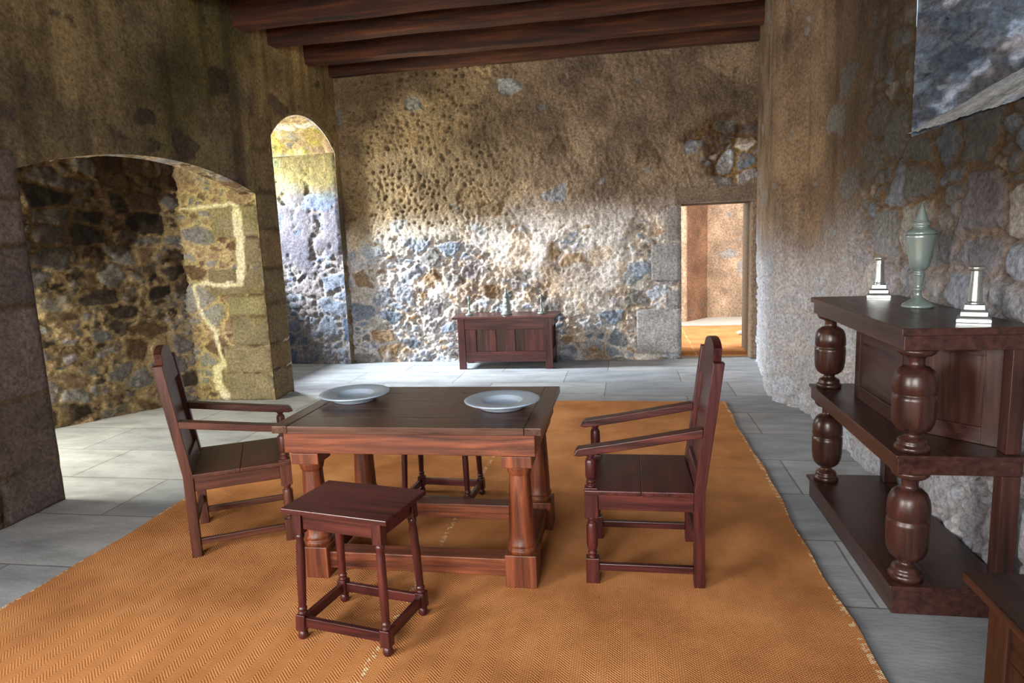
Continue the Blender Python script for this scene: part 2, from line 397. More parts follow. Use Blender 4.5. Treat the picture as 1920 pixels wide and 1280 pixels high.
def B(*boxes):
    bm = bmesh.new()
    for b in boxes: box(bm, *b)
    return bm
def thing(name, label, cat, loc=(0, 0, 0), rz=0, group=None):
    o = bpy.data.objects.new(name, None); C.objects.link(o); o.empty_display_size = .1
    o.location = loc; o.rotation_euler = (0, 0, rz); o['label'] = label; o['category'] = cat
    if group: o['group'] = group
    return o
def tag(o, label, cat, group=None):
    o['label'] = label; o['category'] = cat
    if group: o['group'] = group
    return o
def dup(root, loc, rz, label):
    r = root.copy(); C.objects.link(r); r.location = loc; r.rotation_euler = (0, 0, rz); r['label'] = label
    for ch in list(root.children):
        c = ch.copy(); C.objects.link(c); c.parent = r
        for g in ch.children:
            d = g.copy(); C.objects.link(d); d.parent = c
    return r
def struct(name, bm, mat, bevel=0, wood=None):
    o = obj(name, bm, mat, None, bevel, wood); o['kind'] = 'structure'; return o

# ================================================================== THE HALL
LX, BY, RX, TOP, FY = -3.578, 8.17, 1.46, 3.86, -2.6
# floor
fl = struct('floor', B((-6.3, 3.8, FY - .2, 12.6, -.12, 0)), M['floor'])

def arch(a, b, zs, rise):
    """segmental arch height over a..b"""
    h = (b - a) / 2; R = (h * h + rise * rise) / (2 * rise); c = (a + b) / 2
    return lambda s: zs + math.sqrt(max(R * R - (min(max(s, a), b) - c) ** 2, 0)) - (R - rise)

# ---- left wall: path from the rear corner towards the back wall; s = Y - FY
def Ys(y): return y - FY
A0, A1, T0, T1 = 3.505, 6.12, 6.52, 8.04
nearA = arch(A0, A1, 2.07, .20); tallA = arch(T0, T1, 2.68, .31)
def hl(s):
    y = s + FY
    if y <= A1: return nearA(y)
    if y >= T0: return tallA(y)
    t = (y - A1) / (T0 - A1); return nearA(A1) * (1 - t) + tallA(T0) * t
def hw0(s):
    return hl(s) * .46
def f_left(s, z):
    y = s + FY
    cover = ss(.2, 1.3, z) * .35 + .55 + .25 * ss(2.0, 2.4, z) - .5 * ss(6.3, 6.6, y) * (1 - ss(1.2, 1.9, z))
    pl = lin('77694c')
    h, c, st = masonry(s, z, 11, cover, [SLATE, BRN, GREY, TAN, DKST], lin('8f7a58'), pl, size=.34, depth=.03, streak=.35)
    # darker, greener patches high on the wall
    g = ss(.50, .66, fbm(s * .8 + 3, z * .8, 5, 61) + .10 * ss(2.2, 3.2, z) - .22 * ss(5.6, 6.6, y) - .1 * (1 - ss(3.2, 4.0, y)))
    c = mixc(c, c * np.array([.42, .46, .26]), g * .8 * ss(1.8, 2.6, z))
    # grey-lilac bloom around the springing
    l = ss(.48, .62, fbm(s * 1.3, z * 1.3, 4, 65)) * ss(1.5, 2.0, z) * (1 - ss(2.6, 3.0, z)) * ss(5.2, 5.7, y)
    c = mixc(c, c * np.array([.8, .72, .86]), l)
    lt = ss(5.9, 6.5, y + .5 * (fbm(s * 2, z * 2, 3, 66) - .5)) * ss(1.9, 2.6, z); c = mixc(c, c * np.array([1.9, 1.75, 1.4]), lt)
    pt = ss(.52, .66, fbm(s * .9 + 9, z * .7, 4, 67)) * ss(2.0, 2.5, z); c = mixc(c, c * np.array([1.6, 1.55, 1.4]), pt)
    # dressed stones on both sides of the alcove, and of the tall arch
    rc = []; z0 = 0
    for i, hh in enumerate([.28, .42, .53, .34, .27, .28]):
        rc.append((Ys(A0) - (.62 if i % 2 else .42), Ys(A0), z0, z0 + hh)); rc.append((Ys(A0) - 1.15, Ys(A0) - (.64 if i % 2 else .44), z0, z0 + hh)); z0 += hh + .012
    h, c = blocks(s, z, h, c, rc, lin('6c5f5a'), 300)
    rc = []; z0 = 0
    for i, hh in enumerate([.30, .26, .40, .34, .38, .36, .4, .3]):
        rc.append((Ys(A1), Ys(T0) , z0, z0 + hh)); z0 += hh + .012
    h, c = blocks(s, z, h, c, rc, lin('7c6a4c'), 340)
    return h, c
wall('wall_left', [(LX, FY), (LX, BY + .05)], [lambda s: 0, hw0, hl, lambda s: TOP], [50, 60, 84], .02,
     f_left, holes=[(Ys(A0), Ys(A1), 0), (Ys(A0), Ys(A1), 1), (Ys(T0), Ys(T1), 0), (Ys(T0), Ys(T1), 1), (Ys(-1.5), Ys(0.1), 1)], flip=False)

# ---- alcove behind the near arch (splayed)
def f_alc(s, z):
    cover = np.full(s.shape, .34)
    h, c, st = masonry(s, z, 23, cover, [GREY, LAV, BRN, TAN, GREY, DKST], lin('d0b98c'), lin('c4ab7c'), size=.27, mw=.05, depth=.05, rough=2.0)
    alc_shade = ss(.85, 1.45, z + .7 * (fbm(s * 1.3, z * 1.3, 4, 88) - .5))  # shade in the upper alcove, darkened into the stone colour
    c = mixc(c, c * np.array([.20, .16, .13]), alc_shade * (1 - .75 * ss(.58, .66, fbm(s * 3, z * 3, 4, 91))))
    return h, c
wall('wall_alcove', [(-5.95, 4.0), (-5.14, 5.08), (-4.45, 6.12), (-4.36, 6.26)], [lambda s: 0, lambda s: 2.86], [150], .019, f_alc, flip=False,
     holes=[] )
al = bpy.data.objects['wall_alcove']
def f_jamb(s, z):
    s = s - .15
    h, c, st = masonry(s, z, 29, np.full(s.shape, .15), [GREY, TAN, BRN], lin('b5a27a'), lin('8c7a4a'), size=.3, depth=.03)
    rc = []; z0 = 0
    for i, (hh, w_) in enumerate([(.28, .62), (.27, .52), (.29, .40), (.20, .42), (.26, .60), (.29, .20), (.30, .5)]):
        rc.append((.87 - w_, .87, z0, z0 + hh)); z0 += hh + .012
    h, c = blocks(s, z, h, c, rc, lin('8a7f62'), 400)
    # cream mortar line running beside the quoins
    e = np.full(s.shape, 9.); 
    P = [(.33, .05), (.26, .16), (.25, .33), (.34, .38), (.31, .50), (.27, .74), (.18, .86), (.13, .96), (.11, 1.20), (.26, 1.215), (.42, 1.19), (.63, 1.20), (.655, 1.55), (.67, 1.95), (.6, 1.99), (.3, 1.97), (.05, 1.96)]
    for (a, b), (c2, d) in zip(P[:-1], P[1:]):
        dx, dz = c2 - a, d - b; t = np.clip(((s - a) * dx + (z - b) * dz) / (dx * dx + dz * dz), 0, 1)
        e = np.minimum(e, np.hypot(s - a - t * dx, z - b - t * dz))
    wd_ = .012 + .03 * ss(.55, .6, s) * ss(1.2, 1.3, z) * (1 - ss(1.9, 1.95, z)) + .03 * (1 - ss(.3, .5, z))
    mk = 1 - ss(wd_, wd_ + .018, e + .035 * (fbm(s * 12, z * 12, 3, 98) - .5))
    c = mixc(c, np.broadcast_to(lin('dcd4b4'), c.shape), mk); h = h + .006 * mk
    g = ss(.5, .62, fbm(s * 3, z * 3, 3, 97)); c = mixc(c, c * np.array([.9, .94, .6]), g * .5)
    return h, c
wall('wall_alcove_jamb', [(-4.60, 6.12), (LX, 6.12)], [lambda s: 0, lambda s: 2.86], [150], .018, f_jamb, fades=(1.022,))
def f_soff(s, z):
    h, c, st = masonry(s, z, 37, np.full(s.shape, .35), [GREY, TAN, BRN], lin('b5a584'), lin('a8946c'), size=.26, depth=.02)
    return h, c
def soffit(name, a, b, fn, x0, x1, field, n=60, mth=40):
    ys = np.linspace(a, b, n); xs = np.linspace(x0, x1, mth)
    P = np.zeros((n, mth, 3)); P[..., 0] = xs[None]; P[..., 1] = ys[:, None]; P[..., 2] = np.array([fn(y) for y in ys])[:, None]
    S = np.tile(xs - x0, (n, 1)); T = np.tile((ys - a)[:, None], (1, mth))
    return sheet(name, P, field, S=S, T=T)
soffit('wall_alcove_vault', A0, A1, nearA, LX, LX - .17, f_soff, 130, 12)
struct('wall_alcove_roof', B((-6.1, LX - .06, 2.4, 6.4, 2.86, 2.95), (LX - .17, LX - .03, 3.2, A0 + .02, 2.0, 2.9)), M['pale_stone'])
# plain masses closing the alcove (out of sight of the photograph, kept for stray light)
struct('wall_alcove_end', B((-6.1, -5.96, 2.5, 5.3, 0, .35), (-6.1, -5.96, 2.5, 5.3, 2.2, 2.9), (-6.1, LX - .02, 2.4, 2.5, 0, 2.9), (LX - .3, LX - .03, 2.4, A0 - .02, 0, 2.9), (-6.1, -5.96, 4.0, 5.3, .35, 2.2)), M['pale_stone'])

# ---- embrasure behind the tall arch
def f_niche(s, z):
    h, c, st = masonry(s, z, 43, ss(.9, 1.9, z) * .35 + .3, [lin('7c8696'), BLUE, LAV, lin('5d6b85')], lin('9c9694'), lin('66646f'), size=.34, depth=.03, rough=1.6)
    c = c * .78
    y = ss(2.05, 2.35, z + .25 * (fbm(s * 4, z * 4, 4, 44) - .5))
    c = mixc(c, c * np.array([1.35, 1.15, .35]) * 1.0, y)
    return h, c
wall('wall_niche_reveal', [(-4.98, 8.12), (LX, T1)], [lambda s: 0, lambda s: tallA(T1)], [130], .018, f_niche, fades=(1.404,))
def f_nich_soff(s, z):
    h, c, st = masonry(s, z, 47, np.full(s.shape, .2), [TAN, PALE, GREY], lin('a8986a'), lin('b0a468'), size=.30, depth=.02)
    g = ss(.45, .6, fbm(s * 3, z * 3, 3, 48)); c = mixc(c, c * np.array([.85, .9, .4]), g)
    return h, c
soffit('wall_niche_vault', T0, T1, tallA, LX, -5.0, f_nich_soff, 70, 60)
struct('wall_niche_end', B((-5.12, -4.98, T0 - .3, 6.95, 0, 3.1), (-5.12, -4.98, 7.98, 8.35, 0, 3.1), (-5.12, -4.98, 6.95, 7.98, 0, 1.45), (-5.12, -4.98, 6.95, 7.98, 2.9, 3.1),
       (-5.1, LX, T0 - .18, T0, 0, tallA(T0)), (-5.1, LX, 8.2, 8.4, 0, 3.1)), M['pale_stone'])
# raised sill block low in the embrasure
def f_wl(s, z):
    h, c, st = masonry(s, z, 53, np.full(s.shape, .1), [BLUE, LAV, BRN, TAN], lin('a08a6c'), lin('8a7350'), size=.24, depth=.03); return h, c

# ---- back wall with doorway
D0, D1, DT = 0.63, 1.50, 1.85
def f_back(s, z):
    x = s + LX
    zt = z - .05 * x + .30 * (fbm(s * 1.7, z * 1.7, 4, 70) - .5)
    up = ss(1.50, 2.15, zt)
    cover = .49 + .44 * up - .12 * (1 - ss(.4, 1.0, z)) - .22 * ss(3.1, 3.4, z) * ss(-2.6, -1.8, x) * (1 - ss(-.6, .2, x)) - .5 * (1 - ss(.55, .9, np.hypot((x - 1.15) / .8, (z - 2.4) / .55)))
    lowc = lin('e0dad6'); upc = lin('887560')
    earth = ss(.46, .62, fbm(s * 1.9, z * 1.9, 4, 72) + .25 * ss(-1.2, 1.0, x) - .1)
    pl = mixc(np.broadcast_to(lowc, s.shape + (3,)), np.broadcast_to(lin('9a8672'), s.shape + (3,)), earth * .6)
    mo = mixc(pl * .9, np.broadcast_to(lin('8c7048'), s.shape + (3,)), up)
    pl = mixc(pl, np.broadcast_to(upc, s.shape + (3,)), up)
    pits = up * .8 * (1 - ss(-2.0, -.9, x + .5 * (fbm(s * 2, z * 2, 3, 78) - .5))) + .35 * (1 - up)
    h, c, st = masonry(s, z, 71, cover, [BLUE, lin('808a98'), LAV, GREY, PALE, lin('a8aeb8'), TAN], mo, pl, size=.30, mw=.08, depth=.030, rough=1.9, pits=pits, shade_show=1.4)
    o = ss(.62, .70, fbm(s * 3.1, z * 3.1, 3, 75)) * (1 - ss(1.5, 1.9, z)); c = mixc(c, c * np.array([1.0, .84, .62]), o * .6)
    y = up * (1 - ss(-2.4, -.6, x)); c = mixc(c, c * np.array([1.05, 1.03, .82]), y)  # yellow ground bounce on the upper left, tinted into the plaster
    dk = ss(.56, .64, fbm(s * 2.6, z * 2.6, 4, 76)) * up; c = mixc(c, c * np.array([.60, .60, .62]), dk * .7)
    # scar of broken masonry above the doorway
    sc2 = ss(.46, .56, fbm(s * 3.5, z * 3.5, 4, 79)) * (1 - ss(.75, 1.0, np.hypot((x - 1.15) / .62, (z - 2.5) / .42)))
    c = mixc(c, c * np.array([.5, .42, .36]), sc2 * .9)
    rc = [(D0 - .54 - LX, D0 - .002 - LX, .07, .62), (D0 - .16 - LX, D0 - LX, .64, .86), (D0 - .36 - LX, D0 - LX, .95, 1.40), (D0 - .18 - LX, D0 - LX, 1.42, 1.84)]
    h, c = blocks(s, z, h, c, rc, lin('8e8a88'), 500)
    h, c = blocks(s, z, h, c, [(D0 - .06 - LX, D1 + .3 - LX, DT, DT + .19)], lin('7d6c5c'), 540)
    return h, c
wall('wall_back', [(LX, BY), (1.75, BY)], [lambda s: 0, lambda s: DT, lambda s: TOP], [124, 134], .015, f_back, holes=[(D0 - LX, D1 - LX, 0)], flip=False)

# ---- right wall: path from the back corner to behind the camera
WY0, WY1, WZ = 1.0, 3.87, 1.97
RP = [(1.50, BY + .05), (1.41, 7.42), (1.27, 6.35), (1.28, 6.12), (1.44, 5.78), (RX, 5.4), (RX, FY)]
_, _, rcum = path_eval(RP, np.array([0.]))
def ry(s): # world y on the long run
    return 5.4 - (s - rcum[5])
SW0, SW1 = rcum[5] + 5.4 - WY1, rcum[5] + 5.4 - WY0
def f_right(s, z):
    near = ss(rcum[5] + .3, rcum[5] + 1.6, s)
    cover = .85 - .75 * near * (1 - .3 * ss(1.9, 2.4, z)) - .42 * (1 - ss(.9, 1.8, z))
    h, c, st = masonry(s, z, 131, cover, [GREY, LAV, PALE, BLUE, GREY], lin('8a6a42'), lin('8c745c'), size=.33, mw=.06, depth=.035, rough=1.1, streak=.3)
    c = c * .80
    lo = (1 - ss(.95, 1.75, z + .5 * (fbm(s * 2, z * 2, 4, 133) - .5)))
    c = mixc(c, np.clip(c * 1.1, 0, 1) * .35 + lin('ccd0dc') * .65, lo * .85)  # cool arch light on the lower wall, blended into the colour
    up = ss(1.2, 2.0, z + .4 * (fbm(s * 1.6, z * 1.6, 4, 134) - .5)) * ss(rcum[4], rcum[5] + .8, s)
    c = mixc(c, c * np.array([.26, .25, .21]), up * .9)  # unlit upper wall, its shade darkened into the stone
    return h, c
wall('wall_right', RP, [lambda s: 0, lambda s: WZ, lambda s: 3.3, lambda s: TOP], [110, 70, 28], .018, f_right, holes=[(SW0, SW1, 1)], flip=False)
# window embrasure in the right wall: far jamb, sloping sill
def f_wj(s, z):
    h, c, st = masonry(s, z, 151, np.full(s.shape, .25), [BLUE, SLATE, LAV], lin('9a9ea6'), lin('7d828c'), size=.26, depth=.05, rough=3.0)
    g = ss(.48, .56, fbm(s * 6, z * 6, 5, 155)); return h, mixc(c * .35, c * 1.1, g)
def quad_sheet(name, a, b, c, d, field, nu, nv, fade=True):
    a, b, c, d = [np.array(v, float) for v in (a, b, c, d)]
    u = np.linspace(0, 1, nu)[None, :, None]; v = np.linspace(0, 1, nv)[:, None, None]
    P = (a * (1 - u) + b * u) * (1 - v) + (d * (1 - u) + c * u) * v
    S = np.tile(np.linspace(0, np.linalg.norm(b - a), nu), (nv, 1)); T = np.tile(np.linspace(0, np.linalg.norm(d - a), nv)[:, None], (1, nu))
    return sheet(name, P, field, fade, S=S, T=T)
quad_sheet('wall_window_jamb', (RX, WY1, 1.95), (2.45, WY1 - .05, 1.95), (2.45, WY1 - .05, 3.3), (RX, WY1, 3.3), f_wj, 60, 80)
def f_sill(s, z):
    h, c, st = masonry(s, z, 157, np.full(s.shape, .85), [GREY, PALE, BLUE], lin('b0aca6'), lin('b8b6b2'), size=.3, depth=.035, rough=1.8, streak=.3); return h, c
quad_sheet('wall_window_sill', (RX - .01, WY1, WZ), (RX - .01, WY0, WZ - .03), (2.45, WY0, WZ + .50), (2.45, WY1, WZ + .55), f_sill, 150, 55, False)
struct('wall_window_surround', B((2.42, 2.56, WY0 - .1, WY1 + .2, 1.9, 2.5), (2.42, 2.56, WY0 - .1, 1.45, 2.5, 3.4), (2.42, 2.56, 3.3, WY1 + .2, 2.5, 3.4), (RX + .03, 2.56, WY0 - .2, WY0, 1.5, 3.5), (RX + .05, 2.56, WY0 - .1, WY1 + .2, 3.3, 3.5)), M['pale_stone'])

# ---- wall behind the camera with a window added for fill, and ceiling
struct('wall_front', B((LX - .2, -2.1, FY - .25, FY, 0, TOP), (-.1, RX + .2, FY - .25, FY, 0, TOP), (-2.1, -.1, FY - .25, FY, 0, 1.05), (-2.1, -.1, FY - .25, FY, 2.9, TOP)), M['pale_stone'])
wf = struct('window_added', B((-2.1, -2.04, FY - .16, FY - .1, 1.05, 2.9), (-.16, -.1, FY - .16, FY - .1, 1.05, 2.9), (-1.13, -1.07, FY - .16, FY - .1, 1.05, 2.9), (-2.1, -.1, FY - .16, FY - .1, 1.05, 1.11), (-2.1, -.1, FY - .16, FY - .1, 2.84, 2.9), (-2.1, -.1, FY - .16, FY - .1, 1.95, 1.99)), M['iron'])
ceil_bm = bmesh.new(); 
for i in range(28): box(ceil_bm, -3.9, 1.9, FY - .2 + i * .4, FY - .2 + i * .4 + .392, TOP, TOP + .04)
struct('ceiling', ceil_bm, None, wood='beam_oak')
bi = 0
for k, (y, hz) in enumerate([(-1.6, 0), (-.6, 0), (.4, 0), (1.3, 0), (2.2, 0), (3.2, 0), (4.2, 0), (5.15, 0), (6.0, .0), (6.60, 0), (7.40, 0), (8.04, .0)]):
    bi += 1
    bm = bmesh.new(); n = 40; wd = .17 if k < 11 else .12
    prev = None
    for j in range(n + 1):
        x = -3.66 + (1.56 + 3.66) * j / n
        def wb(a): return .005 * (math.sin(x * 2.1 + a * 3 + k) + .6 * math.sin(x * 5.3 + a + 2 * k))
        z = 3.58 + wb(1)
        ring = [bm.verts.new(p) for p in ((x, y + wb(2), z), (x, y + wd + wb(3), z + .004), (x, y + wd, TOP + .01), (x, y, TOP + .01))]
        if prev:
            for q in range(4): bm.faces.new((prev[q], ring[q], ring[(q + 1) % 4], prev[(q + 1) % 4]))
        else: bm.faces.new(ring[::-1])
        prev = ring
    bm.faces.new(prev)
    bmesh.ops.recalc_face_normals(bm, faces=bm.faces[:])
    o = obj('ceiling_beam', bm, None, wood='beam_oak', bevel=.012)
    lab = {8: 'dark ceiling beam nearest the viewer, cut by the top edge', 9: 'second ceiling beam from the viewer, underside lit by bounced light', 10: 'ceiling beam just in front of the rearmost one', 11: 'rearmost reddish ceiling beam lying along the top of back wall'}.get(k, 'dark ceiling beam over the near part of the hall')
    tag(o, lab, 'beam', 'heavy oak ceiling beams')

# ---- room beyond the doorway
def f_far(s, z):
    h, c, st = masonry(s, z, 171, np.full(s.shape, .98), [TAN, GREY], lin('a08c78'), lin('a68c74'), size=.3, depth=.02)
    jb = ss(.66, .68, s) * (1 - ss(1.30, 1.33, s)); c = mixc(c, c * np.array([.52, .40, .34]), jb); c = mixc(c, c * 1.25, 1 - ss(.64, .66, s)); return h, c  # brown stone jamb; the lit strip beside it is brightened in the colour
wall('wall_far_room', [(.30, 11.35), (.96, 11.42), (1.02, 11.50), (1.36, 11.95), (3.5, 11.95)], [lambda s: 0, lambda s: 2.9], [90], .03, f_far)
struct('wall_doorway', B((D0 - .04, D0 - .001, BY, 8.95, 0, DT + .1), (D0 - .1, 1.6, BY + .02, 8.9, DT + .0, DT + .25)), M['masonry'])
struct('wall_doorway_jamb', B((1.415, 1.75, BY - .03, 8.33, 0, DT), (1.45, 1.75, 8.331, 8.95, 0, DT)), M['masonry'], bevel=.02)
for q_ in ((-.6, -.5, 8.9, 9.1, 0, 2.9), (-.6, -.5, 10.4, 12.4, 0, 2.9), (-.6, -.5, 9.1, 10.4, 0, .7), (-.6, -.5, 9.1, 10.4, 2.3, 2.9), (3.5, 3.6, 8.3, 9.2, 0, 2.9), (3.5, 3.6, 10.7, 12.4, 0, 2.9), (3.5, 3.6, 9.2, 10.7, 0, .8), (3.5, 3.6, 9.2, 10.7, 2.4, 2.9), (1.75, 3.6, 8.3, 8.5, 0, 2.9), (-.6, D0 - .04, 8.9, 9.0, 0, 2.9), (-.6, .3, 12.3, 12.4, 0, 2.9), (-.6, 3.6, 8.3, 12.4, 2.9, 3.0)): struct('wall_far_shell', B(q_), M['pale_stone'])
struct('floor_step', B((.0, 3.5, 11.05, 12.3, 0, .03)), M['pale_stone'], bevel=.01)
for nm in ('wall_doorway', 'wall_doorway_jamb'):
    me = bpy.data.objects[nm].data; at = me.color_attributes.new('Stone', 'FLOAT_COLOR', 'POINT')
    for d in at.data: d.color = (*lin('7d6a58'), 1)

# ================================================================== MATTING
def rug(name, x0, x1, y0, y1, th=.014):
    bm = bmesh.new(); n = 90
    L_, R_ = [], []
    ring = []
    def wob(t, k): return .010 * math.sin(t * 4.1 + k) + .006 * math.sin(t * 13 + 2 * k)
    pts = []
    for i in range(n): t = i / n; pts.append((x0 + (x1 - x0) * t, y0 + wob(t * 3, 1)))
    for i in range(n): t = i / n; pts.append((x1 + wob(t * 6, 2), y0 + (y1 - y0) * t))
    for i in range(n): t = i / n; pts.append((x1 + (x0 - x1) * t, y1 + wob(t * 3, 3)))
    for i in range(n): t = i / n; pts.append((x0 + wob(t * 6, 4), y1 + (y0 - y1) * t))
    prism(bm, pts, 2, .0005, th)
    return obj(name, bm, M['rug'])
tag(rug('coir_mat', -2.75, .836, -1.4, 6.04), 'large orange brown coir mat under the table and armchairs', 'mat')
tag(rug('coir_mat', .66, 2.9, 8.36, 11.0), 'orange coir mat on the floor of the room beyond the doorway', 'mat')

# ================================================================== TABLE
T = thing('dining_table', 'heavy dark oak refectory table with two pewter plates on top', 'table', (-.973, 3.04, 0.014))
TZ = -.014
hx, hy = .61, .393
bm = bmesh.new()
nb = 5
for i in range(nb):
    a = -hy + 2 * hy * i / nb; b = -hy + 2 * hy * (i + 1) / nb
    box(bm, -hx + .075, hx - .075, a + .0008, b - .0008, .716 + TZ, .75 + TZ)
obj('tabletop', bm, None, T, .003, wood='table_top')
for sx in (-1, 1):
    obj('end_board', B((min(sx * hx, sx * (hx - .074)), max(sx * hx, sx * (hx - .074)), -hy, hy, .716 + TZ, .751 + TZ)), None, T, .004, wood='table_top')
ax, ay = hx - .035, hy - .035
for sy in (-1, 1): obj('apron', B((-ax, ax, min(sy * ay, sy * (ay - .03)), max(sy * ay, sy * (ay - .03)), .615 + TZ, .715 + TZ)), None, T, .003, wood='table_oak')
for sx in (-1, 1): obj('apron', B((min(sx * ax, sx * (ax - .03)), max(sx * ax, sx * (ax - .03)), -ay + .031, ay - .031, .615 + TZ, .715 + TZ)), None, T, .003, wood='table_oak')
lw = .07
for sx in (-1, 1):
    for sy in (-1, 1):
        cx, cy = .006 + sx * (ax - lw - .018), sy * (ay - lw + .006)
        bm = bmesh.new()
        box(bm, cx - lw + .005, cx + lw - .005, cy - lw + .005, cy + lw - .005, .562 + TZ, .614 + TZ)
        box(bm, cx - lw, cx + lw, cy - lw, cy + lw, TZ + .0145, .165 + TZ)
        z = TZ
        lathe(bm, [(.064, .163 + z), (.066, .172 + z), (.066, .182 + z), (.060, .188 + z), (.060, .192 + z), (.064, .198 + z), (.064, .206 + z), (.058, .214 + z), (.0575, .25 + z), (.053, .38 + z), (.046, .518 + z), (.0455, .524 + z), (.052, .528 + z), (.053, .540 + z), (.056, .548 + z), (.058, .564 + z)], cx, cy)
        obj('leg', bm, None, T, .004, wood='table_oak')
lx, ly = ax - lw - .018, ay - lw + .006
for sy in (-1, 1): obj('stretcher', B((.006 - lx + lw, .006 + lx - lw, sy * ly - .045, sy * ly + .045, .055 + TZ, .135 + TZ)), None, T, .004, wood='table_oak')
for sx in (-1, 1): obj('stretcher', B((.006 + sx * lx - .045, .006 + sx * lx + .045, -ly + lw, ly - lw, .055 + TZ, .135 + TZ)), None, T, .004, wood='table_oak')

# plates
def plate(loc, label):
    bm = bmesh.new()
    R = .177
    lathe(bm, [(.001, .0), (.10, .0), (.108, .004), (.120, .022), (.168, .032), (R, .036), (R + .001, .040), (R - .004, .043), (.160, .041), (.102, .037), (.095, .034), (.086, .018), (.076, .0135), (.03, .012), (.001, .012)], n=64)
    o = obj('dinner_plate', bm, M['plate']); o.location = loc; return tag(o, label, 'plate', 'pewter plates on the table')
plate((-1.388, 3.135, .7505), 'pale pewter plate at the left end of the table')
plate((-.592, 2.992, .7515), 'pale pewter plate at the right end of the table')

# ================================================================== STOOLS
def make_stool(label):
    t = thing('joint_stool', label, 'stool', (0, 0, 0), 0, 'small joint stools')
    W, D = .232, .155
    obj('seat', B((-W, W, -D, D, .534, .554)), None, t, .003, wood='red_oak')
    lx, ly = .175, .118; fx, fy = .192, .142
    for sx in (-1, 1):
        for sy in (-1, 1):
            bm = bmesh.new()
            def P(z): k = 1 - z / .53; return sx * (lx + (fx - lx) * k), sy * (ly + (fy - ly) * k)
            def blk(z0, z1, h):
                a, b = P(z0); c, d = P(z1)
                hexa(bm, [(a - h, b - h, z0), (a + h, b - h, z0), (a + h, b + h, z0), (a - h, b + h, z0)], [(c - h, d - h, z1), (c + h, d - h, z1), (c + h, d + h, z1), (c - h, d + h, z1)])
            blk(.447, .5335, .020); blk(.052, .118, .020)
            rings = []
            prof = [(.013, .0145), (.019, .022), (.020, .034), (.016, .046), (.012, .052)]
            def turn(prof):
                prev = None
                for (r, z) in prof:
                    a, b = P(z); ring = [bm.verts.new((a + r * math.cos(2 * PI * i / 16), b + r * math.sin(2 * PI * i / 16), z)) for i in range(16)]
                    if prev:
                        for i in range(16): f = bm.faces.new((prev[i], prev[(i + 1) % 16], ring[(i + 1) % 16], ring[i])); f.smooth = True
                    else: bm.faces.new(ring[::-1])
                    prev = ring
                bm.faces.new(prev)
            turn(prof)
            turn([(.018, .117), (.0185, .126), (.014, .130), (.018, .136), (.0185, .142), (.014, .148), (.0155, .16), (.0175, .28), (.0165, .40), (.014, .418), (.018, .432), (.018, .440), (.012, .448)])
            obj('leg', bm, None, t, .002, wood='red_oak')
    for sy in (-1, 1):
        obj('apron', B((-lx + .02, lx - .02, sy * ly - .012, sy * ly + .012, .467, .5335)), None, t, .002, wood='red_oak')
        yy = sy * (ly + (fy - ly) * .84)
        obj('stretcher', B((-fx + .022, fx - .022, yy - .010, yy + .010, .066, .106)), None, t, .002, wood='red_oak')
    for sx in (-1, 1):
        obj('apron', B((sx * lx - .012, sx * lx + .012, -ly + .02, ly - .02, .467, .5335)), None, t, .002, wood='red_oak')
        xx = sx * (fx - .003)
        obj('stretcher', B((xx - .010, xx + .010, -fy + .022, fy - .022, .066, .106)), None, t, .002, wood='red_oak')
    return t
st = make_stool('small dark red joint stool standing in front of the table')
st.location = (-1.066, 2.328, 0); st.rotation_euler = (0, 0, math.radians(-10.5))
dup(st, (-1.085, 3.60, 0), math.radians(-3), 'small joint stool behind the table, seen only by its legs')

